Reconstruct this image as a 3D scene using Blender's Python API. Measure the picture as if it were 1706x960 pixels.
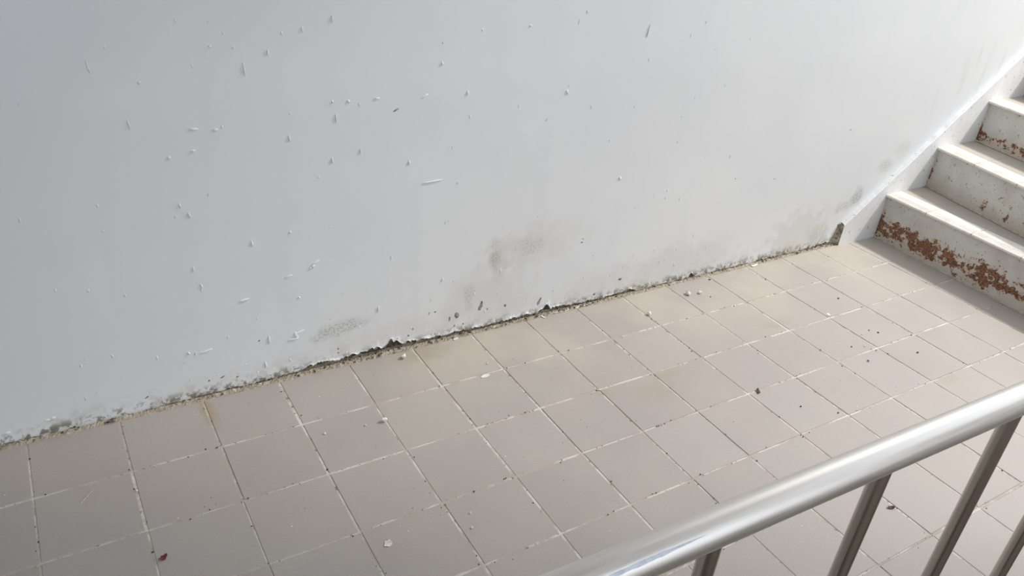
import bpy, bmesh, math, random
from mathutils import Vector, Matrix, noise

for o in list(bpy.data.objects):
    bpy.data.objects.remove(o)
scene = bpy.context.scene
C = scene.collection
T = 0.2            # one floor tile, metres

# ------------------------------------------------------------------ camera
yaw, pitch, roll, FPX = 0.58994, -0.51605, 0.10251, 1315.2
cam_loc = Vector((0.7381, -8.8715, 6.7426)) * T
fw = Vector((math.sin(yaw)*math.cos(pitch), math.cos(yaw)*math.cos(pitch), math.sin(pitch)))
rt = fw.cross(Vector((0, 0, 1))).normalized()
up = rt.cross(fw)
r2 = math.cos(roll)*rt + math.sin(roll)*up
u2 = -math.sin(roll)*rt + math.cos(roll)*up
M = Matrix((r2, u2, -fw)).transposed().to_4x4()
M.translation = cam_loc
cd = bpy.data.cameras.new('camera')
cd.sensor_width = 36.0
cd.lens = FPX/1706*36.0
cd.clip_start = 0.02
cam = bpy.data.objects.new('camera', cd)
C.objects.link(cam)
cam.matrix_world = M
scene.camera = cam

# ------------------------------------------------------------------ light
w = bpy.data.worlds.new('sky')
scene.world = w
w.use_nodes = True
bg = w.node_tree.nodes['Background']
bg.inputs['Color'].default_value = (0.865, 0.925, 1.0, 1)
bg.inputs['Strength'].default_value = 1.95

# added soft key spot, aimed and cut to shape light on wall and floor
ld = bpy.data.lights.new('added_key_spot', 'SPOT')
ld.energy = 1330
ld.color = (1.0, 0.968, 0.925)
ld.spot_size = 1.72
ld.spot_blend = 0.14
ld.shadow_soft_size = 0.27
lo = bpy.data.objects.new('added_key_spot', ld)
C.objects.link(lo)
lo.location = (5.92, -1.45, 4.85)
d = Vector((5.34, 1.74, 0.87)) - lo.location
lo.rotation_euler = d.to_track_quat('-Z', 'Y').to_euler()

vs = scene.view_settings
vs.view_transform = 'Standard'
vs.look = 'None'
vs.exposure = 0.0
vs.gamma = 1.0
vs.use_curve_mapping = False

# ------------------------------------------------------------------ helpers
def tag(o, label=None, cat=None, group=None, kind=None):
    if label: o['label'] = label
    if cat: o['category'] = cat
    if group: o['group'] = group
    if kind: o['kind'] = kind
    return o

def link(name, mesh, mat=None, parent=None, loc=None):
    if mat is not None and len(mesh.materials) == 0:
        mesh.materials.append(mat)
    o = bpy.data.objects.new(name, mesh)
    C.objects.link(o)
    if parent is not None: o.parent = parent
    if loc is not None: o.location = loc
    return o

def empty(name, loc=(0, 0, 0)):
    o = bpy.data.objects.new(name, None)
    o.empty_display_size = 0.1
    o.location = loc
    C.objects.link(o)
    return o

def pyd(name, verts, faces, smooth=False):
    m = bpy.data.meshes.new(name)
    m.from_pydata([tuple(v) for v in verts], [], faces)
    m.update()
    if smooth:
        for p in m.polygons: p.use_smooth = True
    return m

def from_bm(name, bm, smooth=False):
    m = bpy.data.meshes.new(name)
    bm.to_mesh(m)
    bm.free()
    if smooth:
        for p in m.polygons: p.use_smooth = True
    return m

def box_mesh(name, x0, x1, y0, y1, z0, z1, bev=0.0, seg=1):
    bm = bmesh.new()
    bmesh.ops.create_cube(bm, size=1)
    for v in bm.verts:
        v.co = Vector(((x0+x1)/2 + v.co.x*(x1-x0), (y0+y1)/2 + v.co.y*(y1-y0), (z0+z1)/2 + v.co.z*(z1-z0)))
    if bev:
        bmesh.ops.bevel(bm, geom=bm.edges[:], offset=bev, segments=seg, affect='EDGES')
    return from_bm(name, bm)

def fbm(x, y=0.0, z=0.0, o=4):
    return noise.fractal(Vector((x, y, z)), 0.9, 2.1, o)

# ------------------------------------------------------------------ node helper
class NT:
    def __init__(s, name):
        s.m = bpy.data.materials.new(name)
        s.m.use_nodes = True
        s.t = s.m.node_tree
        s.b = s.t.nodes['Principled BSDF']
        s.tc = s.t.nodes.new('ShaderNodeTexCoord')
        s.geo = s.t.nodes.new('ShaderNodeNewGeometry')
        s.oi = s.t.nodes.new('ShaderNodeObjectInfo')
        s.pos = s.geo.outputs['Position']
    def n(s, typ, **kw):
        nd = s.t.nodes.new(typ)
        for k, v in kw.items():
            setattr(nd, k, v)
        return nd
    def set(s, sock, v):
        if hasattr(v, 'is_output'): s.t.links.new(v, sock)
        else: sock.default_value = v
    def math(s, op, a, b=0.0, c=None, clamp=False):
        nd = s.n('ShaderNodeMath', operation=op)
        nd.use_clamp = clamp
        s.set(nd.inputs[0], a); s.set(nd.inputs[1], b)
        if c is not None: s.set(nd.inputs[2], c)
        return nd.outputs[0]
    def noise(s, scale, detail=4, rough=0.55, vec=None, dist=0.0):
        nd = s.n('ShaderNodeTexNoise')
        nd.inputs['Scale'].default_value = scale
        nd.inputs['Detail'].default_value = detail
        nd.inputs['Roughness'].default_value = rough
        nd.inputs['Distortion'].default_value = dist
        s.t.links.new(vec if vec is not None else s.pos, nd.inputs['Vector'])
        return nd.outputs['Fac']
    def mapping(s, scale=(1, 1, 1), loc=(0, 0, 0), rot=(0, 0, 0), vec=None):
        nd = s.n('ShaderNodeMapping')
        nd.inputs['Scale'].default_value = scale
        nd.inputs['Location'].default_value = loc
        nd.inputs['Rotation'].default_value = rot
        s.t.links.new(vec if vec is not None else s.pos, nd.inputs['Vector'])
        return nd.outputs[0]
    def ramp(s, v, a, b, lo=0.0, hi=1.0):
        nd = s.n('ShaderNodeMapRange')
        nd.interpolation_type = 'SMOOTHSTEP'
        s.set(nd.inputs['Value'], v)
        nd.inputs['From Min'].default_value = a
        nd.inputs['From Max'].default_value = b
        nd.inputs['To Min'].default_value = lo
        nd.inputs['To Max'].default_value = hi
        return nd.outputs[0]
    def mix(s, f, a, b):
        nd = s.n('ShaderNodeMix', data_type='RGBA')
        s.set(nd.inputs[0], f)
        s.set(nd.inputs[6], a if hasattr(a, 'is_output') else (*a, 1))
        s.set(nd.inputs[7], b if hasattr(b, 'is_output') else (*b, 1))
        return nd.outputs[2]
    def xyz(s, vec=None):
        nd = s.n('ShaderNodeSeparateXYZ')
        s.t.links.new(vec if vec is not None else s.pos, nd.inputs[0])
        return nd.outputs
    def color(s, c): s.set(s.b.inputs['Base Color'], c if hasattr(c, 'is_output') else (*c, 1))
    def rough(s, r): s.set(s.b.inputs['Roughness'], r)
    def bump(s, h, strength=0.3, dist=0.002):
        nd = s.n('ShaderNodeBump')
        nd.inputs['Strength'].default_value = strength
        nd.inputs['Distance'].default_value = dist
        s.t.links.new(h, nd.inputs['Height'])
        s.t.links.new(nd.outputs[0], s.b.inputs['Normal'])

def blob(nt, px, pz, cx, cz, rx, rz, wob, k=1.0, soft=(0.45, 1.0)):
    """noise-edged elliptical mask on the wall plane (tile units), 1 inside"""
    a = nt.math('DIVIDE', nt.math('SUBTRACT', px, cx*T), rx*T)
    b = nt.math('DIVIDE', nt.math('SUBTRACT', pz, cz*T), rz*T)
    r = nt.math('SQRT', nt.math('ADD', nt.math('MULTIPLY', a, a), nt.math('MULTIPLY', b, b)))
    r = nt.math('ADD', r, nt.math('MULTIPLY', nt.math('SUBTRACT', wob, 0.5), 1.6))
    return nt.ramp(r, soft[0], soft[1], k, 0.0)

# ------------------------------------------------------------------ materials
def mat_wall():
    nt = NT('wall_paint')
    X, Y, Z = nt.xyz()
    streak = nt.noise(6, 3, 0.5, nt.mapping((2.2, 1, 0.25)))
    mott = nt.noise(1.6, 4, 0.5)
    base = nt.mix(nt.ramp(mott, 0.35, 0.7), (0.705, 0.712, 0.722), (0.738, 0.742, 0.746))
    base = nt.mix(nt.ramp(streak, 0.5, 0.75, 0, 0.25), base, (0.67, 0.685, 0.71))
    wob = nt.noise(22, 5, 0.6)
    fine = nt.noise(160, 4, 0.65)
    grain = nt.ramp(fine, 0.46, 0.62)
    # pale grey damp patches (centre x, z, radii, strength)
    for cx, cz, rx, rz, k, soft in [
            (7.1, 1.35, 1.15, 0.55, 0.32, (0.3, 1.0)), (6.45, 1.2, 0.30, 0.55, 0.5, (0.2, 1.0)),
            (6.3, 0.55, 1.0, 0.75, 0.40, (0.3, 1.1)), (10.3, 0.38, 1.6, 0.5, 0.42, (0.3, 1.1)),
            (13.4, 0.35, 1.15, 0.75, 0.62, (0.4, 1.0)), (8.6, 0.3, 1.3, 0.4, 0.3, (0.3, 1.1)),
            (4.6, 0.3, 1.4, 0.3, 0.25, (0.3, 1.1))]:
        base = nt.mix(blob(nt, X, Z, cx, cz, rx, rz, wob, k, soft), base, (0.60, 0.575, 0.53))
    # grainy grey mould
    for cx, cz, rx, rz, k in [(3.98, 0.62, 0.42, 0.17, 0.55), (3.7, 0.52, 0.25, 0.12, 0.4), (6.97, 1.34, 0.35, 0.24, 0.38),
                              (6.36, 1.25, 0.14, 0.34, 0.5), (5.95, 0.62, 0.12, 0.3, 0.35), (14.0, 0.25, 0.5, 0.35, 0.4),
                              (14.93, 1.02, 0.22, 0.25, 0.75), (14.6, 0.85, 0.5, 0.18, 0.4), (13.0, 0.1, 0.7, 0.16, 0.5),
                              (15.55, 1.60, 0.30, 0.22, 0.40), (15.95, 1.95, 0.3, 0.25, 0.25)]:
        f = nt.math('MULTIPLY', blob(nt, X, Z, cx, cz, rx, rz, wob, k, (0.2, 1.0)), nt.math('ADD', nt.math('MULTIPLY', grain, 0.75), 0.25))
        base = nt.mix(f, base, (0.20, 0.185, 0.155))
    # faint rising streaks beside the stair
    st = nt.noise(9, 3, 0.5, nt.mapping((2.6, 1, 0.5), rot=(0, math.radians(-28), 0)))
    f = nt.math('MULTIPLY', nt.ramp(st, 0.55, 0.72, 0, 0.30), nt.ramp(X, 15.2*T, 17.5*T))
    base = nt.mix(f, base, (0.55, 0.54, 0.52))
    # splash dirt along the foot
    foot = nt.ramp(Z, 0.02*T, 0.42*T, 1, 0)
    f = nt.math('MULTIPLY', foot, nt.ramp(nt.noise(30, 5, 0.65), 0.42, 0.72, 0, 0.75))
    base = nt.mix(f, base, (0.42, 0.40, 0.34))
    low = nt.ramp(Z, 0.07*T, 0.21*T, 1, 0)
    f = nt.math('MULTIPLY', low, nt.ramp(nt.noise(55, 4, 0.6), 0.46, 0.60, 0, 0.85))
    base = nt.mix(f, base, (0.16, 0.13, 0.09))
    # specks
    sp = nt.n('ShaderNodeTexVoronoi')
    sp.inputs['Scale'].default_value = 26
    nt.t.links.new(nt.pos, sp.inputs['Vector'])
    spk = nt.math('MULTIPLY', nt.ramp(sp.outputs['Distance'], 0.035, 0.06, 0.7, 0), nt.ramp(nt.noise(3.1, 2), 0.55, 0.62))
    spk = nt.math('MULTIPLY', spk, nt.ramp(Z, 0.1, 0.5, 1.0, 0.25))
    base = nt.mix(spk, base, (0.25, 0.24, 0.22))
    nt.color(base)
    nt.rough(0.42)
    nt.b.inputs['Specular IOR Level'].default_value = 0.35
    h = nt.math('ADD', nt.math('MULTIPLY', nt.noise(5, 3, 0.5), 1.0), nt.math('MULTIPLY', nt.noise(38, 3, 0.5, nt.mapping((1, 1, 0.45))), 0.10))
    nt.bump(h, 0.5, 0.004)
    return nt.m

def mat_blister():
    nt = NT('blistered_paint')
    nt.color(nt.mix(nt.ramp(nt.noise(60), 0.4, 0.7), (0.72, 0.735, 0.75), (0.66, 0.67, 0.68)))
    nt.rough(0.45)
    return nt.m

def mat_scuff():
    nt = NT('dark_scuff')
    nt.color(nt.mix(nt.ramp(nt.noise(150), 0.4, 0.65), (0.12, 0.12, 0.115), (0.34, 0.34, 0.33)))
    nt.rough(0.7)
    return nt.m

def mat_tile():
    nt = NT('grey_floor_tile')
    r = nt.oi.outputs['Random']
    c = nt.mix(r, (0.378, 0.339, 0.310), (0.414, 0.377, 0.348))
    cloud = nt.noise(4.5, 4, 0.55)
    c = nt.mix(nt.ramp(cloud, 0.35, 0.7, 0, 0.5), c, (0.448, 0.407, 0.358))
    fine = nt.noise(420, 3, 0.6)
    c = nt.mix(nt.ramp(fine, 0.34, 0.66, 0, 0.6), c, (0.335, 0.30, 0.272))
    X, Y, Z = nt.xyz()
    # sandy film washed along the wall
    f = nt.math('MULTIPLY', nt.ramp(Y, -2.6*T, -0.1*T), nt.ramp(nt.noise(3.0, 4, 0.6), 0.38, 0.62, 0.15, 0.85))
    f = nt.math('MULTIPLY', f, nt.ramp(X, 3.0*T, 6.0*T))
    c = nt.mix(f, c, (0.475, 0.43, 0.355))
    # rusty tea stains
    wob = nt.noise(24, 4, 0.6)
    for cx, cy, rx, ry, k in [(7.75, -2.35, 0.7, 0.35, 0.28), (8.2, -2.12, 0.3, 0.18, 0.35), (7.05, -2.1, 0.15, 0.2, 0.35), (11.0, -1.75, 0.6, 0.2, 0.3), (12.3, -4.1, 0.35, 0.15, 0.3),
                              (5.1, -0.2, 0.6, 0.25, 0.4), (2.02, -0.3, 0.12, 0.5, 0.8)]:
        c = nt.mix(blob(nt, X, Y, cx, cy, rx, ry, wob, k, (0.1, 1.1)), c, (0.36, 0.27, 0.17))
    # dark pinspecks and pale plaster dust
    v = nt.n('ShaderNodeTexVoronoi')
    v.inputs['Scale'].default_value = 36
    nt.t.links.new(nt.pos, v.inputs['Vector'])
    f = nt.math('MULTIPLY', nt.ramp(v.outputs['Distance'], 0.05, 0.075, 0.8, 0), nt.ramp(nt.noise(7, 2), 0.56, 0.60))
    c = nt.mix(f, c, (0.09, 0.075, 0.06))
    v2 = nt.n('ShaderNodeTexVoronoi')
    v2.inputs['Scale'].default_value = 30
    nt.t.links.new(nt.mapping(loc=(3.3, 1.7, 0.4)), v2.inputs['Vector'])
    f = nt.math('MULTIPLY', nt.ramp(v2.outputs['Distance'], 0.04, 0.07, 0.8, 0), nt.ramp(nt.noise(6, 2, vec=nt.mapping(loc=(5, 5, 5))), 0.56, 0.60))
    c = nt.mix(f, c, (0.75, 0.73, 0.70))
    nt.color(c)
    nt.rough(nt.ramp(cloud, 0.3, 0.7, 0.42, 0.58))
    nt.b.inputs['Specular IOR Level'].default_value = 0.4
    nt.bump(nt.math('ADD', fine, nt.math('MULTIPLY', nt.noise(60, 3), 1.5)), 0.10, 0.001)
    return nt.m

def mat_grout():
    nt = NT('grout')
    c = nt.mix(nt.ramp(nt.noise(14, 4, 0.6), 0.40, 0.60), (0.62, 0.57, 0.51), (0.42, 0.37, 0.31))
    c = nt.mix(nt.ramp(nt.noise(70, 4, 0.65), 0.56, 0.68, 0, 0.85), c, (0.12, 0.10, 0.075))
    nt.color(c)
    nt.rough(0.9)
    nt.bump(nt.noise(250, 4, 0.6), 0.5, 0.001)
    return nt.m

def mat_mortar():
    nt = NT('crumbling_mortar')
    c = nt.mix(nt.ramp(nt.noise(45, 5, 0.65), 0.36, 0.66), (0.44, 0.385, 0.30), (0.33, 0.28, 0.21))
    c = nt.mix(nt.ramp(nt.noise(110, 4, 0.65), 0.56, 0.68, 0, 0.8), c, (0.11, 0.085, 0.06))
    c = nt.mix(nt.ramp(nt.noise(90, 4, 0.6, nt.mapping(loc=(4, 4, 4))), 0.60, 0.66, 0, 0.8), c, (0.62, 0.57, 0.48))
    nt.color(c)
    nt.rough(0.95)
    nt.bump(nt.noise(220, 5, 0.65), 0.8, 0.003)
    return nt.m

def mat_dirt():
    nt = NT('damp_dark_dirt')
    c = nt.mix(nt.ramp(nt.noise(80, 5, 0.65), 0.38, 0.66), (0.055, 0.042, 0.03), (0.20, 0.16, 0.115))
    nt.color(c)
    nt.rough(0.95)
    nt.bump(nt.noise(200, 5, 0.65), 0.8, 0.003)
    return nt.m

def mat_stringer():
    nt = NT('white_stringer_paint')
    c = nt.mix(nt.ramp(nt.noise(7, 4, 0.55), 0.35, 0.7), (0.73, 0.735, 0.735), (0.69, 0.69, 0.68))
    c = nt.mix(nt.ramp(nt.noise(75, 4, 0.6), 0.635, 0.68, 0, 0.8), c, (0.25, 0.22, 0.18))
    nt.color(c)
    nt.rough(0.5)
    nt.bump(nt.noise(40, 4, 0.55), 0.35, 0.002)
    return nt.m

def mat_riser(rust, band):
    """peeling white paint; band = height range of the rust above the riser foot, object space"""
    nt = NT('peeling_riser_paint')
    P = nt.tc.outputs['Object']
    X, Y, Z = nt.xyz(P)
    c = nt.mix(nt.ramp(nt.noise(9, 4, 0.55), 0.35, 0.7), (0.61, 0.595, 0.555), (0.51, 0.49, 0.44))
    # yellowed dirty zones at the foot and head
    foot = nt.ramp(Z, 0.0, 0.075, 1, 0)
    c = nt.mix(nt.math('MULTIPLY', foot, nt.ramp(nt.noise(15, 4), 0.3, 0.6, 0.3, 0.85)), c, (0.50, 0.44, 0.35))
    zone = nt.ramp(nt.math('ABSOLUTE', nt.math('SUBTRACT', nt.math('ADD', Z, nt.math('MULTIPLY', Y, band[2])), band[0])), band[1]*0.1, band[1], 1, 0)
    big = nt.noise(14, 3, 0.55, P)
    med = nt.noise(46, 4, 0.6, nt.mapping((1, 0.8, 1), vec=P))
    fl = nt.noise(150, 5, 0.65, P)
    s = nt.math('ADD', nt.math('ADD', nt.math('MULTIPLY', med, 0.50), nt.math('MULTIPLY', fl, 0.24)), nt.math('ADD', nt.math('MULTIPLY', zone, rust), nt.math('MULTIPLY', big, 0.34)))
    s = nt.math('ADD', s, nt.ramp(Y, -0.035, 0.0, 0, 0.10))
    halo = nt.ramp(s, 0.62, 0.72, 0, 0.7)
    c = nt.mix(halo, c, (0.56, 0.44, 0.33))
    peel = nt.ramp(s, 0.695, 0.715)
    rc = nt.mix(nt.ramp(nt.noise(120, 4, 0.6), 0.40, 0.60), (0.30, 0.125, 0.055), (0.10, 0.05, 0.03))
    c = nt.mix(peel, c, rc)
    # scattered small dark chips
    ch = nt.noise(75, 4, 0.6, nt.mapping((1, 1.2, 1.0), loc=(2, 2, 2), vec=P))
    chip = nt.ramp(ch, 0.635, 0.67, 0, 0.8)
    c = nt.mix(chip, c, (0.21, 0.15, 0.10))
    nt.color(c)
    nt.rough(0.6)
    nt.bump(nt.math('SUBTRACT', 1.0, nt.math('ADD', peel, chip)), 0.6, 0.0012)
    return nt.m

def mat_nosing():
    nt = NT('cream_nosing_tile')
    c = nt.mix(nt.ramp(nt.noise(20, 4), 0.35, 0.7), (0.74, 0.71, 0.655), (0.66, 0.62, 0.56))
    c = nt.mix(nt.ramp(nt.noise(160, 3), 0.62, 0.7, 0, 0.5), c, (0.40, 0.34, 0.27))
    nt.color(c)
    nt.rough(0.5)
    return nt.m

def mat_steel():
    nt = NT('brushed_stainless_steel')
    br = nt.noise(40, 3, 0.6, nt.mapping((0.12, 8, 8)))
    c = nt.mix(nt.ramp(br, 0.3, 0.7), (0.72, 0.69, 0.655), (0.80, 0.77, 0.735))
    v = nt.n('ShaderNodeTexVoronoi')
    v.inputs['Scale'].default_value = 45
    nt.t.links.new(nt.pos, v.inputs['Vector'])
    f = nt.math('MULTIPLY', nt.ramp(v.outputs['Distance'], 0.06, 0.10, 0.8, 0), nt.ramp(nt.noise(9, 2), 0.58, 0.63))
    c = nt.mix(f, c, (0.16, 0.14, 0.13))
    nt.color(c)
    nt.b.inputs['Metallic'].default_value = 1.0
    nt.rough(nt.ramp(br, 0.3, 0.7, 0.42, 0.48))
    return nt.m

def mat_bar():
    nt = NT('polished_steel_tube')
    br = nt.noise(30, 3, 0.6, nt.mapping((8, 8, 0.15)))
    nt.color(nt.mix(nt.ramp(br, 0.3, 0.7), (0.52, 0.48, 0.44), (0.62, 0.58, 0.54)))
    nt.b.inputs['Metallic'].default_value = 1.0
    nt.rough(nt.ramp(br, 0.3, 0.7, 0.18, 0.27))
    return nt.m

def mat_flat(name, a, b, scale=120, rough=0.8):
    nt = NT(name)
    nt.color(nt.mix(nt.ramp(nt.noise(scale, 4, 0.6), 0.38, 0.65), a, b))
    nt.rough(rough)
    nt.bump(nt.noise(scale*2, 3), 0.4, 0.001)
    return nt.m

MW, MT, MG, MM, MD = mat_wall(), mat_tile(), mat_grout(), mat_mortar(), mat_dirt()
MS, MN, MST = mat_stringer(), mat_nosing(), mat_steel()
MBAR = mat_bar()
MB, MSC = mat_blister(), mat_scuff()
MCONC = mat_flat('bare_concrete', (0.42, 0.40, 0.37), (0.33, 0.31, 0.28), 30, 0.9)
MCEIL = mat_flat('added_slab_white', (0.72, 0.73, 0.74), (0.68, 0.69, 0.70), 12, 0.8)
MLOW = mat_flat('added_floor_dark', (0.12, 0.10, 0.085), (0.08, 0.068, 0.055), 12, 0.9)
MFRONT = mat_flat('added_wall_brown', (0.26, 0.215, 0.17), (0.20, 0.165, 0.13), 12, 0.9)
MPLAST = mat_flat('white_plaster', (0.80, 0.78, 0.74), (0.66, 0.63, 0.58), 150, 0.85)
MCREAM = mat_flat('cream_paint_flake', (0.72, 0.68, 0.56), (0.58, 0.53, 0.40), 150, 0.7)
MBEIGE = mat_flat('beige_skim_mortar', (0.46, 0.41, 0.33), (0.36, 0.31, 0.24), 60, 0.9)
MBRK = mat_flat('broken_brown_plaster', (0.36, 0.31, 0.24), (0.13, 0.10, 0.07), 70, 0.95)
MFILM = mat_flat('pale_blue_film', (0.60, 0.64, 0.71), (0.50, 0.535, 0.60), 130, 0.35)
MRED = mat_flat('dried_red_petal', (0.20, 0.018, 0.015), (0.10, 0.012, 0.010), 200, 0.6)
MLEAF = mat_flat('dry_brown_leaf', (0.11, 0.06, 0.04), (0.06, 0.035, 0.025), 200, 0.7)
MTWIG = mat_flat('pale_straw', (0.62, 0.57, 0.46), (0.48, 0.43, 0.33), 200, 0.8)
MGRIT = mat_flat('dark_grit', (0.075, 0.06, 0.045), (0.03, 0.025, 0.02), 200, 0.9)

# ------------------------------------------------------------------ wall
WY = 0.06            # wall face, tile units
X0, X1 = -12.0, 40.0

def ragged(x):
    """height of the broken paint edge above the floor, tile units"""
    mid = max(0.0, min(1.0, (x-2.9)/0.7))*max(0.0, min(1.0, (9.5-x)/1.5))
    e = 0.028 + 0.026*mid + 0.014*fbm(x*1.7, 3.1) + 0.030*fbm(x*9, 7.7) + 0.02*fbm(x*31, 1.2)
    e -= 0.025*max(0, 1-abs(x-0.9)/1.2)
    for cx, wd, a in [(3.50, .16, .06), (3.75, .3, .05), (4.15, .3, .06), (4.52, .34, .10), (4.72, .14, .11), (4.98, .12, .08), (5.3, .25, .04), (6.0, .35, .03), (6.95, .3, .045), (7.38, .13, .13),
                      (7.65, .25, .05), (8.9, .4, .045), (9.2, .1, .05), (10.62, .09, .10), (12.6, .3, .03), (14.3, .4, .06), (14.62, .16, .14)]:
        t = (x-cx)/wd
        if abs(t) < 1:
            e += a*(1-t*t)*(0.75 + 0.5*fbm(x*17, 5.5))
    return max(0.012, e)

xs = [X0, -3.0]
x = -2.98
while x < 16.0:
    xs.append(x); x += 0.022
xs += [18.0, X1]
prof = [(0.0, 0.010), (0.010, 0.015), (0.035, 0.013), (0.10, 0.006), (0.22, 0.001), (0.55, 0.0), (6.0, 0.0), (22.0, 0.0)]
verts, faces = [], []
n = len(prof) + 1
for xx in xs:
    e = ragged(xx) if -2.99 < xx < 16.0 else 0.05
    bead = 0.6 + 0.7*abs(fbm(xx*0.9, 9.0))
    es = 0.045 + 0.022*fbm(xx*1.7, 3.1)
    verts.append((xx*T, 0.13*T, e*T))
    for k, (h, off) in enumerate(prof):
        z = (e + h) if k < 2 else (max(es + h, e + 0.004*k) if k < 5 else h)
        verts.append((xx*T, (WY - off*bead)*T, z*T))
for i in range(len(xs)-1):
    for k in range(n-1):
        a = i*n+k
        faces.append((a, a+n, a+n+1, a+1))
mw = pyd('wall_back', verts, faces, smooth=True)
wall = link('wall_back', mw, MW)
tag(wall, 'pale painted plaster wall with peeling damp foot', kind='structure')
bk = link('wall_core', box_mesh('wall_core', X0*T, X1*T, 0.13*T, 1.2*T, -0.3*T, 22*T), MD, wall)

# unseen slab added to hold sky light off the landing, open over the stair
CEIL_X, CEIL_Z = 2.6, 2.6
ceil = link('added_shade_slab', box_mesh('added_shade_slab', -3.0, CEIL_X, -3.0, 0.0, CEIL_Z, CEIL_Z+0.25), MCEIL)
tag(ceil, 'added unseen white slab shading the landing from the sky', kind='structure')
wf = link('added_wall_front', box_mesh('added_wall_front', -3.0, 3.0, -3.8, -3.6, -1.7, 0.8), MFRONT)  # added out of view: blocks low sky, darkens steel reflections
tag(wf, 'added unseen low brown wall darkening the reflections in the railing', kind='structure')
wr = link('added_wall_right', box_mesh('added_wall_right', 3.0, 9.5, -3.8, -3.4, -1.7, 3.0), MFRONT)  # added out of view, tall so the handrail underside reflects dark
tag(wr, 'added unseen tall brown wall keeping sky out of the lower handrail', kind='structure')
wl = link('added_wall_left', box_mesh('added_wall_left', -3.0, -2.8, -3.6, 0.0, -0.2, CEIL_Z), MCEIL)  # added out of view to limit sky light from the left
tag(wl, 'added unseen white wall limiting sky light from the left', kind='structure')

# paint blisters and scuffs on the wall: (x, z, half width, half height, tilt)
def lens(verts, faces, x, z, rx, rz, tilt, h, seed):
    rnd = random.Random(seed)
    base = len(verts)
    N = 9
    ct, st_ = math.cos(tilt), math.sin(tilt)
    ring = []
    for rr, hh in ((1.0, -0.1), (0.62, 0.75)):
        for k in range(N):
            a = 2*math.pi*k/N
            q = rr*(0.75 + 0.5*rnd.random())
            u, v = rx*q*math.cos(a), rz*q*math.sin(a)
            verts.append(((x + u*ct - v*st_)*T, (WY - h*hh)*T, (z + u*st_ + v*ct)*T))
    verts.append((x*T, (WY - h)*T, z*T))
    for k in range(N):
        k2 = (k+1) % N
        faces.append((base+k, base+k2, base+N+k2, base+N+k))
        faces.append((base+N+k, base+N+k2, base+2*N))

BL = [(2.28,3.64,0.056,0.017,-0.1), (2.51,3.61,0.039,0.014,0), (1.99,3.34,0.018,0.028,0.3), (2.25,3.39,0.032,0.021,0), (2.88,4.28,0.012,0.086,0.1),
      (3.55,4.68,0.011,0.039,0.1), (3.15,4.44,0.013,0.039,0.1), (2.54,4.53,0.025,0.013,0), (2.55,4.79,0.012,0.012,0), (1.8,4.19,0.023,0.019,0.5),
      (1.64,3.75,0.012,0.065,0.2), (1.35,4.37,0.011,0.077,0.2), (3.34,3.43,0.011,0.044,0.15), (3.86,3.09,0.012,0.047,0), (3.92,3.62,0.011,0.06,0.1),
      (3.9,4.79,0.011,0.046,0), (3.88,3.83,0.015,0.022,0), (2.04,2.75,0.013,0.037,0.1), (2.13,2.62,0.013,0.045,0.3), (3.29,2.2,0.015,0.025,0),
      (2.81,2.13,0.012,0.041,0.2), (2.1,1.91,0.012,0.048,0), (2.17,1.66,0.011,0.041,0.2), (3.56,1.66,0.032,0.036,0), (3.6,1.71,0.064,0.013,0.4),
      (3.53,1.64,0.024,0.018,0.2), (3.24,1.58,0.062,0.013,0.2), (2.66,1.35,0.074,0.018,0.1), (0.96,1.86,0.018,0.019,0), (0.64,1.93,0.014,0.019,0),
      (3.36,1.23,0.02,0.018,0), (2.13,0.71,0.115,0.012,0.2), (1.92,0.73,0.021,0.027,0), (3.29,0.65,0.033,0.058,0.3), (3.35,0.69,0.082,0.012,0.3),
      (3.26,0.6,0.081,0.013,0.0), (2.93,0.67,0.016,0.066,0), (4.08,3.82,0.023,0.022,0), (4.45,3.83,0.039,0.012,0), (5.09,3.81,0.067,0.012,0.5),
      (5.71,3.81,0.018,0.04,-0.2), (5.32,4.21,0.017,0.03,0), (6.59,4.64,0.023,0.015,0), (7.31,3.71,0.021,0.043,0.5), (8.61,4.5,0.009,0.12,-0.15),
      (5.25,2.63,0.199,0.01,0.05), (4.9,2.94,0.017,0.033,0), (4.23,3.17,0.012,0.04,0), (8.54,2.25,0.031,0.042,0.4), (5.48,1.05,0.02,0.041,-0.5),
      (4.48,0.78,0.016,0.06,0), (2.86,0.29,0.016,0.058,0), (0.27,0.22,0.048,0.017,0.1), (-0.16,0.17,0.045,0.026,0.1), (0.32,0.23,0.03,0.026,0.2)]
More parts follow.
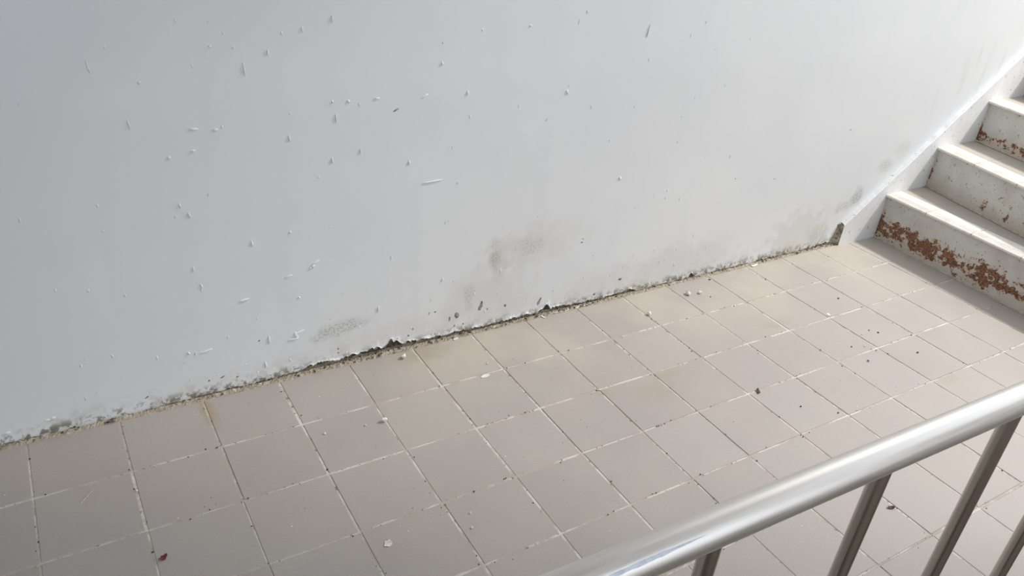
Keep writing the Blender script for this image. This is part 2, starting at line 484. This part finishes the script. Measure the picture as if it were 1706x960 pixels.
SC = [(4.7,3.66,0.041,0.012,0.4), (2.26,3.64,0.019,0.008,-0.1), (6.18,0.45,0.032,0.089,-0.2), (6.15,0.42,0.016,0.055,-0.3), (5.76,0.37,0.047,0.055,0.2),
      (5.64,0.34,0.016,0.044,0), (6.62,0.35,0.025,0.028,0), (5.73,0.19,0.021,0.033,0), (5.03,0.31,0.015,0.019,0), (7.98,1.28,0.016,0.014,0),
      (7.97,1.22,0.022,0.012,0), (4.78,0.2,0.029,0.027,0.3), (4.96,0.21,0.024,0.021,0), (3.88,0.27,0.018,0.02,0), (3.88,0.2,0.018,0.021,0),
      (3.13,0.15,0.012,0.015,0), (3.23,0.14,0.012,0.015,0), (2.12,0.24,0.018,0.014,0.4), (2.8,0.69,0.012,0.014,0), (11.19,1.9,0.014,0.011,0),
      (14.04,2.52,0.037,0.01,0.2), (12.23,1.76,0.015,0.011,0), (7.27,0.27,0.036,0.082,-0.4), (7.45,0.18,0.024,0.024,0), (8.4,0.16,0.053,0.037,0.4),
      (8.92,0.34,0.041,0.025,0), (10.57,0.1,0.039,0.08,0), (1.36,0.21,0.034,0.014,0.5), (2.29,0.25,0.037,0.014,0.3), (2.48,0.2,0.031,0.014,0.3),
      (5.39,0.52,0.02,0.014,0), (5.29,0.52,0.015,0.014,0), (5.88,0.19,0.021,0.022,0), (4.58,0.12,0.047,0.032,0.3), (4.44,0.12,0.037,0.032,0),
      (6.3,0.36,0.016,0.022,0)]
vv, ff = [], []
for i, (x, z, rx, rz, t) in enumerate(BL):
    lens(vv, ff, x, z, rx, rz, t, 0.016, i)
rnd = random.Random(4)
for i in range(150):
    x, z = rnd.uniform(-1, 11), rnd.uniform(0.15, 5.2)
    if rnd.random() < 0.35: z = 0.15 + 0.9*rnd.random()**2
    s = rnd.uniform(0.008, 0.017)
    lens(vv, ff, x, z, s, s*rnd.uniform(0.8, 3.0), rnd.uniform(-.3, .3), 0.007, 100+i)
m = pyd('paint_blisters', vv, ff, smooth=True)
tag(link('paint_blisters', m, MB, wall), 'small raised paint blisters and drips', kind='stuff')
vv, ff = [], []
for i, (x, z, rx, rz, t) in enumerate(SC):
    lens(vv, ff, x, z, rx, rz, t, 0.006, 500+i)
m = pyd('scuff_marks', vv, ff, smooth=True)
tag(link('scuff_marks', m, MSC, wall), 'dark chips and scuffs in the paint', kind='stuff')

# ------------------------------------------------------------------ floor
GX0, GX1, GY1 = -3, 16, -8
floor = link('floor', box_mesh('floor', (GX0-9)*T, 40*T, (GY1+.02)*T, 0.13*T, -1.0*T, -0.008*T), MG)
tag(floor, 'landing floor of square warm grey tiles with worn grout', kind='structure')

def tile_mesh(name, sx, sy, j, seed):
    rnd = random.Random(seed)
    bm = bmesh.new()
    bmesh.ops.create_cube(bm, size=1)
    for v in bm.verts:
        v.co = Vector((v.co.x*(sx-j)*T, v.co.y*(sy-j)*T, -0.03*T if v.co.z < 0 else 0.0))
    bmesh.ops.bevel(bm, geom=[e for e in bm.edges if all(v.co.z > -0.001 for v in e.verts)] + [e for e in bm.edges if abs(e.verts[0].co.z-e.verts[1].co.z) > 0.001],
                    offset=0.006*T, segments=1, affect='EDGES')
    return from_bm(name, bm)

tiles = [tile_mesh('tile', 1, 1, jj, k) for k, jj in enumerate((0.020, 0.026, 0.032))]
for t in tiles: t.materials.append(MT)
rnd = random.Random(11)
for i in range(GX0, GX1):
    for j in range(0, -GY1):
        o = link('tile', rnd.choice(tiles), None, floor)
        o.location = ((i+0.5+rnd.uniform(-.004, .004))*T, (-j-0.5+rnd.uniform(-.004, .004))*T, rnd.uniform(-0.0012, 0.0012)*T*2)
        o.rotation_euler = (rnd.uniform(-.0018, .0018), rnd.uniform(-.0018, .0018), rnd.uniform(-.003, .003))

low = link('added_floor_lower', box_mesh('added_floor_lower', -14.0, 30.0, -30.0, 0.3, -1.9, -1.7), MLOW)  # added out of view so balusters and rail reflect something dark
tag(low, 'added unseen dark floor giving the railing dark reflections', kind='structure')
# mortar fillet between tiles and wall
xs2 = []
x = -3.0
while x < 15.0:
    xs2.append(x); x += 0.02
rows = [0.012, -0.006, -0.024, -0.045, -0.07, -0.095, -0.14]   # minus y in tiles
vv, ff = [], []
for xx in xs2:
    lip = 0.015 + 0.02*fbm(xx*4, 2.2)
    for k, yy in enumerate(rows):
        b = [-.02, 0.004, 0.012, 0.016, 0.018, 0.012, 0.03][k]
        z = b + (0.018*fbm(xx*14, yy*60, 1.0) + 0.012*fbm(xx*45, yy*150, 4.0))*(0 if k == 0 else 1)
        vv.append((xx*T, (-yy + (lip*-0.8 if k < 3 else 0))*T, z*T))
nr = len(rows)
for i in range(len(xs2)-1):
    for k in range(nr-1):
        a = i*nr+k
        ff.append((a, a+nr, a+nr+1, a+1))
m = pyd('mortar_joint', vv, ff, smooth=False)
tag(link('mortar_joint', m, MM, floor), 'crumbling sandy mortar along the wall foot', kind='stuff')

# crumbs lodged in the joint
def rock(bm, c, s, seed, flat=0.7):
    rnd = random.Random(seed)
    r = bmesh.ops.create_icosphere(bm, subdivisions=1, radius=1)
    rot = Matrix.Rotation(rnd.uniform(0, 6.28), 3, 'Z')
    for v in r['verts']:
        q = v.co*(1+rnd.uniform(-.28, .28))
        q = rot @ Vector((q.x*s*rnd.uniform(.9, 1.1), q.y*s*0.75, q.z*s*flat))
        v.co = q + Vector(c)
rnd = random.Random(23)
bm = bmesh.new(); bm2 = bmesh.new()
for k in range(420):
    x = rnd.uniform(-0.5, 14.6)
    if rnd.random() < 0.5: x = rnd.choice([rnd.gauss(4.4, .5), rnd.gauss(7.2, .35), rnd.gauss(8.3, .6), rnd.gauss(14.3, .3), rnd.gauss(5.8, .4)])
    s = rnd.uniform(0.006, 0.022)*T
    y = rnd.uniform(-0.01, 0.09)*T
    if x > 14.7: continue
    rock(bm if rnd.random() < 0.55 else bm2, (x*T, y, 0.018*T+s*0.3), s, k)
tag(link('mortar_crumbs', from_bm('mortar_crumbs', bm), MM, floor), 'loose sandy crumbs in the joint', kind='stuff')
tag(link('dirt_clods', from_bm('dirt_clods', bm2), MD, floor), 'dark dirt clods in the joint', kind='stuff')

# ------------------------------------------------------------------ staircase
stair = empty('staircase', (15.8*T, -0.05*T, 0))
tag(stair, 'concrete stair with rust-stained white risers and ribbed cream nosings', 'staircase')
SX, SY = stair.location.x, stair.location.y
YE = -7.0                      # open side of the flight
# riser foot x at the stringer, lean of the line (dx per -dy), tread height
ST = [(15.84, 0.045, 0.0, 1.0), (17.10, 0.21, 1.0, 1.9), (18.40, 0.22, 1.9, 2.8), (19.68, 0.22, 2.8, 3.7), (20.97, 0.22, 3.7, 4.6), (22.26, 0.22, 4.6, 5.5), (23.55, 0.22, 5.5, 6.4)]
trim = empty('trim_1', (14.7*T, 0, 0))
tag(trim, 'white plaster stringer skirting climbing the wall beside the stair', kind='structure')
def LT(x, y, z): return ((x-14.7)*T, y*T, z*T)
def L(x, y, z):                # tile units -> stair local metres
    return (x*T-SX, y*T-SY, z*T)
def rx(k, y):
    x0, s = ST[k][0], ST[k][1]
    return x0 + s*(y+0.05)
Y0 = -0.05
# solid core
vv, ff = [], []
core_top = 25.2
for k, (x0, s, za, zb) in enumerate(ST):
    xb = (lambda y: rx(k+1, y)+0.06) if k+1 < len(ST) else (lambda y: core_top + 0.22*(y+.05))
    b = len(vv)
    for y in (Y0, YE):
        vv += [L(rx(k, y)+0.02, y, -0.2), L(xb(y), y, -0.2), L(xb(y), y, zb-0.062), L(rx(k, y)+0.02, y, zb-0.062)]
    ff += [(b, b+1, b+2, b+3), (b+7, b+6, b+5, b+4), (b+3, b+2, b+6, b+7), (b, b+3, b+7, b+4), (b+1, b+5, b+6, b+2)]
link('core', pyd('core', vv, ff), MCONC, stair)

RM = [mat_riser(0.20, (0.058, 0.085, 0.012)), mat_riser(0.085, (0.045, 0.11, 0.0)), mat_riser(0.19, (0.030, 0.06, 0.0))]
NOS = 0.50                     # depth of nosing tile
for k, (x0, s, za, zb) in enumerate(ST):
    # riser plate (its own origin at its foot so the rust sits relative to it)
    h = (zb - za - 0.058)*T
    yl = (YE-Y0)*T
    pts = []
    for (yy, dx) in ((0, 0), (yl, s*(YE-Y0)*T)):
        pts += [(dx, yy, 0), (dx+0.03*T, yy, 0), (dx+0.03*T, yy, h), (dx, yy, h)]
    m = pyd('riser', pts, [(0, 1, 2, 3), (7, 6, 5, 4), (0, 3, 7, 4), (3, 2, 6, 7), (1, 5, 6, 2), (0, 4, 5, 1)])
    ro = link('riser', m, RM[min(k, 2)], stair, L(x0, Y0, za))
    # skim of mortar at the riser foot
    pts = []
    for (yy, dx) in ((0, 0), (yl, s*(YE-Y0)*T)):
        pts += [(dx-0.022*T, yy, 0.001), (dx+0.01, yy, 0.001), (dx+0.01, yy, 0.035*T), (dx-0.003*T, yy, 0.035*T)]
    m = pyd('foot_fillet', pts, [(0, 1, 2, 3), (7, 6, 5, 4), (0, 3, 7, 4), (3, 2, 6, 7)])
    link('foot_fillet', m, MBEIGE, ro)
    # nosing tiles and tread tiles, one per tile pitch
    for q in range(7):
        ya, yb = Y0 - q - (0 if q == 0 else 0) + 0.0, max(YE, Y0 - q - 1)
        ya = -q*1.0 + (Y0 if q == 0 else -0.0)
        yb = -(q+1.0)
        g = 0.010
        ya -= g if q else 0.0; yb += g
        prof2 = []          # ribbed nosing section: (offset from riser face, height)
        top = zb
        sec = [(-0.058, top-0.058), (-0.072, top-0.045), (-0.072, top-0.016), (-0.058, top-0.002)]
        d0 = -0.050
        for r in range(4):
            sec += [(d0, top+0.000), (d0+0.028, top+0.000), (d0+0.034, top-0.010), (d0+0.044, top-0.010)]
            d0 += 0.050
        sec += [(d0, top), (NOS-0.07, top), (NOS-0.07, top-0.058)]
        vv = []
        for yy in (ya, yb):
            for (dx, z) in sec:
                vv.append(L(rx(k, yy)+dx, yy, z))
        ns = len(sec)
        ff = [(i, i+ns, (i+1) % ns + ns, (i+1) % ns) for i in range(ns)] + [tuple(range(ns)), tuple(range(2*ns-1, ns-1, -1))]
        bm = bmesh.new(); mm = pyd('nosing_tile', vv, ff); bm.from_mesh(mm)
        bmesh.ops.recalc_face_normals(bm, faces=bm.faces[:]); bm.to_mesh(mm); bm.free()
        link('nosing_tile', mm, MN, stair)
        # tread tile behind
        xbk = (lambda y: rx(k+1, y)+0.01) if k+1 < len(ST) else (lambda y: core_top + 0.22*(y+.05))
        vv = []
        for z in (top-0.06, top-0.003):
            vv += [L(rx(k, ya)+NOS-0.062, ya, z), L(xbk(ya), ya, z), L(xbk(yb), yb, z), L(rx(k, yb)+NOS-0.062, yb, z)]
        ff = [(3, 2, 1, 0), (4, 5, 6, 7), (0, 1, 5, 4), (1, 2, 6, 5), (2, 3, 7, 6), (3, 0, 4, 7)]
        bm = bmesh.new(); mm = pyd('tread_tile', vv, ff); bm.from_mesh(mm)
        bmesh.ops.recalc_face_normals(bm, faces=bm.faces[:]); bm.to_mesh(mm); bm.free()
        link('tread_tile', mm, MT, stair)
# grout bed showing in the joints of the treads
vv, ff = [], []
for k, (x0, s, za, zb) in enumerate(ST):
    xbk = (lambda y: rx(k+1, y)+0.01) if k+1 < len(ST) else (lambda y: core_top-.01 + 0.22*(y+.05))
    b = len(vv)
    for z in (zb-0.058, zb-0.008):
        vv += [L(rx(k, Y0)-0.05, Y0-.005, z), L(xbk(Y0), Y0-.005, z), L(xbk(YE), YE+.005, z), L(rx(k, YE)-0.05, YE+.005, z)]
    ff += [(b+4, b+5, b+6, b+7), (b, b+1, b+5, b+4), (b+2, b+3, b+7, b+6), (b+3, b, b+4, b+7)]
link('tread_grout', pyd('tread_grout', vv, ff), MG, stair)

# stringer: raised plaster skirting climbing the wall
sl0 = (14.66, 0.46)
def stop(x): return 0.46 + (x-14.66)*0.752 + 0.010*fbm(x*6, 2.0)
pts = []
xs3 = [14.66 + i*0.05 for i in range(0, 231)]
vv, ff = [], []
for xx in xs3:
    zt = stop(xx)
    zb = max(0.0, (xx-16.2)*0.70 - 0.9) if xx > 15.9 else 0.0
    wv = 0.006*fbm(xx*4, 8.0)
    vv += [LT(xx, -0.05+wv, zb), LT(xx, -0.05+wv, zt-0.012), LT(xx+0.006, -0.04+wv, zt), LT(xx+0.03, 0.02+wv, zt+0.012), LT(xx+0.05, WY+.02, zt+0.020)]
for i in range(len(xs3)-1):
    for k in range(4):
        a = i*5+k
        ff.append((a, a+5, a+6, a+1))
m = pyd('stringer', vv, ff, smooth=False)
link('stringer', m, MS, trim)
# broken, dirty end of the stringer where it meets the floor
bm = bmesh.new()
rnd = random.Random(3)
vv, ff = [], []
NZ = 12
for i in range(NZ+1):
    z = 0.50*i/NZ
    f = 1-i/NZ
    jx = 0.05*fbm(z*9, 1.0)
    vv += [LT(14.66+0.004, -0.05, min(z, .448)), LT(14.66-0.02-0.05*f+jx*.5, -0.02, z*.97), LT(14.63-0.13*f+jx, 0.035, z*.93), LT(14.58-0.30*f*f+jx, WY+.03, z*.88)]
for i in range(NZ):
    for k in range(3):
        a = i*4+k
        ff.append((a, a+1, a+5, a+4))
link('broken_end', pyd('broken_end', vv, ff), MBRK, trim)['label'] = 'dark crumbled end of the stringer'

# ------------------------------------------------------------------ railing
rail = empty('railing', (4*T, -7.19*T, 0))
tag(rail, 'brushed stainless steel railing with round handrail and slim balusters', 'railing')
RX, RY = rail.location.x, rail.location.y
RZ, RD = 3.967, 0.19
SK = -0.0287
def tube(name, p0, p1, r, seg=32, mat=MST, parent=rail, capround=False):
    p0, p1 = Vector(p0), Vector(p1)
    ax = (p1-p0).normalized()
    e1 = ax.orthogonal().normalized(); e2 = ax.cross(e1)
    vv, ff = [], []
    for c in (p0, p1):
        for k in range(seg):
            a = 2*math.pi*k/seg
            vv.append(c + r*(math.cos(a)*e1 + math.sin(a)*e2))
    for k in range(seg):
        ff.append((k, (k+1) % seg, seg+(k+1) % seg, seg+k))
    vv += vv[:2*seg]
    ff += [tuple(range(3*seg-1, 2*seg-1, -1)), tuple(range(3*seg, 4*seg))]
    m = pyd(name, vv, ff)
    for p in m.polygons:
        p.use_smooth = len(p.vertices) == 4
    return link(name, m, mat, parent)
def ry(x): return (x-4)*SK
HX0, HX1 = 0.6, 15.2
tube('handrail', ((HX0-4)*T, ry(HX0)*T, RZ*T), ((HX1-4)*T, ry(HX1)*T, RZ*T), RD/2*T, 48)
# smear of old protective film left on the handrail
rnd = random.Random(9)
vv, ff = [], []
NF = 40
rr_ = (RD/2 + 0.0016)*T
for i in range(NF+1):
    xx = 2.30 + 0.75*i/NF
    taper = min(1.0, i/8, (NF-i)/14)
    mid_ = 47 - 5*i/NF
    hw = (3.5 + 3*rnd.random())*taper + 0.3
    for q in range(5):
        a = math.radians(mid_ - hw + 2*hw*q/4)
        vv.append(((xx-4)*T, ry(xx)*T - rr_*math.sin(a), RZ*T + rr_*math.cos(a)))
for i in range(NF):
    for q in range(4):
        k = i*5+q
        ff.append((k, k+1, k+6, k+5))
fr = link('film_residue', pyd('film_residue', vv, ff, True), MFILM, rail)
fr['label'] = 'pale blue film residue on the handrail'
bx = 3.20 - 1.275*2
pb = None
while bx < HX1:
    yb = ry(bx)*T
    b = tube('baluster', ((bx-4)*T, yb, 0.0), ((bx-4)*T, yb, (RZ-RD/2+0.012)*T), 0.052*T, 24, MBAR)
    bm = bmesh.new()
    bmesh.ops.create_cone(bm, cap_ends=True, segments=28, radius1=0.15*T, radius2=0.12*T, depth=0.05*T,
                          matrix=Matrix.Translation(((bx-4)*T, yb, 0.026*T)))
    link('floor_flange', from_bm('floor_flange', bm), MBAR, b)
    bx += 1.275

# ------------------------------------------------------------------ litter on the floor
def crumb(name, label, cat, x, y, s, mat, seed, group=None, flat=0.75):
    bm = bmesh.new()
    rock(bm, (0, 0, 0), s*T, seed, flat)
    zmin = min(v.co.z for v in bm.verts)
    for v in bm.verts: v.co.z -= zmin
    o = link(name, from_bm(name, bm), mat)
    o.location = (x*T, y*T, 0.0008)
    return tag(o, label, cat, group)

def flake(name, label, cat, x, y, rx_, ry_, mat, seed, rot=0, curl=0.25, group=None):
    rnd = random.Random(seed)
    N = 12
    vv = []
    th = 0.0009
    rim = [0.72+0.5*rnd.random() for _ in range(N)]
    for z0 in (th, 0.0):
        vv.append((0, 0, z0))
        for k in range(N):
            a = 2*math.pi*k/N
            u, v = rx_*rim[k]*math.cos(a)*T, ry_*rim[k]*math.sin(a)*T
            vv.append((u, v, z0 + curl*rx_*T*(0.3+0.7*abs(math.cos(a)))*(u/(rx_*T))**2))
    ff = []
    for k in range(N):
        k2 = (k+1) % N
        ff += [(0, 1+k, 1+k2), (N+1, N+2+k2, N+2+k), (1+k, N+2+k, N+2+k2, 1+k2)]
    o = link(name, pyd(name, vv, ff), mat)
    o.location = (x*T, y*T, 0.0008)
    o.rotation_euler = (0, 0, rot)
    return tag(o, label, cat, group)

crumb('plaster_crumb', 'white plaster crumb on the tile below the darkest cavity in the wall foot', 'crumb', 4.79, -0.18, 0.047, MPLAST, 1)
crumb('plaster_crumb', 'white plaster crumb beside a grout line one row out from the wall', 'crumb', 3.98, -1.39, 0.042, MPLAST, 2)
crumb('plaster_crumb', 'lone white plaster crumb between the wall cavity and the close pair of crumbs', 'crumb', 9.05, -0.66, 0.046, MPLAST, 3)
crumb('plaster_crumb', 'larger white plaster crumb of a close pair near the wall', 'crumb', 10.16, -0.39, 0.056, MPLAST, 4)
crumb('plaster_crumb', 'smaller flat plaster crumb of a close pair near the wall', 'crumb', 10.40, -0.45, 0.044, MPLAST, 5, flat=0.6)
flake('plaster_chip', 'white flat plaster chip lying in the mortar joint near the stair', 'chip', 12.21, -0.03, 0.09, 0.03, MPLAST, 6, 0.1, 0.1)
flake('plaster_chip', 'small white plaster chip against the wall foot', 'chip', 5.72, -0.03, 0.06, 0.03, MPLAST, 7, 0.2, 0.15)
flake('paint_flake', 'cream paint flake lying flat in the middle of a tile', 'flake', 3.21, -3.29, 0.050, 0.046, MCREAM, 8, 0.4, 0.12)
flake('red_petal', 'crumpled dark red petal on a floor tile', 'petal', 1.08, -2.45, 0.050, 0.032, MRED, 9, 0.5, 0.5)
flake('dry_leaf', 'dark brown leaf scrap on a grout crossing in the open floor', 'leaf', 9.18, -3.03, 0.050, 0.030, MLEAF, 10, 1.1, 0.5)
flake('dry_leaf', 'dark brown leaf scrap on a grout line behind the balusters', 'leaf', 8.94, -5.48, 0.045, 0.028, MLEAF, 12, -0.6, 0.6)
flake('plaster_chip', 'thin white plaster chip stuck at a grout crossing near the stair', 'chip', 12.08, -1.93, 0.045, 0.03, MPLAST, 13, 0.7, 0.2)
flake('plaster_smear', 'white plaster smear dried on the grout line', 'smear', 5.67, -1.05, 0.075, 0.035, MPLAST, 14, 0.1, 0.05)
flake('paint_strip', 'white strip of paint peeled into the joint at the wall foot', 'paint strip', 7.95, 0.02, 0.42, 0.018, MPLAST, 15, 0.015, 0.03)
flake('paint_shard', 'small white paint shard leaning from the brown cavity at the wall foot', 'paint shard', 7.33, 0.0, 0.02, 0.085, MPLAST, 16, 0.25, 0.3)
for i, (x, y) in enumerate([(5.84, -0.80), (11.88, -2.99), (11.83, -2.88), (12.1, -2.62), (4.22, -3.29), (4.13, -3.50), (3.2, -1.3), (3.72, -1.36), (1.0, -1.35)]):
    crumb('plaster_grain', 'tiny white plaster grain scattered on the floor tiles', 'grain', x, y, 0.016, MPLAST, 40+i, 'white plaster grains on the floor')
for i, (x, y, s) in enumerate([(12.34, -2.58, .022), (12.43, -2.70, .026), (12.53, -3.39, .03), (11.5, -3.2, .028), (9.5, -3.56, .02), (10.94, -0.13, .03), (11.9, -3.05, .02), (12.0, -3.2, .02), (12.75, -1.6, .028), (10.5, -0.62, .02), (11.6, -2.8, .018), (9.9, -3.9, .02)]):
    crumb('dirt_crumb', 'small black dirt crumb on the bright tiles before the stair', 'crumb', x, y, s*0.8, MGRIT, 70+i, 'black dirt crumbs on the floor', 0.4)
# dry straw
o = tube('dry_straw', (0, 0, 0.0022), (0.030, 0.034, 0.0022), 0.0009, 8, MTWIG, None)
o.location = (0.44*T, -1.30*T, 0)
tag(o, 'short pale dry straw lying on a darker tile', 'straw')
# fine grit in and beside the joints
bm = bmesh.new()
rnd = random.Random(77)
for k in range(420):
    if rnd.random() < 0.55:
        x, y = rnd.uniform(0, 15), -rnd.randint(1, 6) + rnd.gauss(0, .02)
    else:
        x, y = rnd.randint(0, 15) + rnd.gauss(0, .02), -rnd.uniform(0, 6.5)
    s = rnd.uniform(0.004, 0.013)*T
    rock(bm, (x*T, y*T, s*0.4), s, 900+k)
tag(link('grit', from_bm('grit', bm), MGRIT, floor), 'fine dark grit in the joints', kind='stuff')
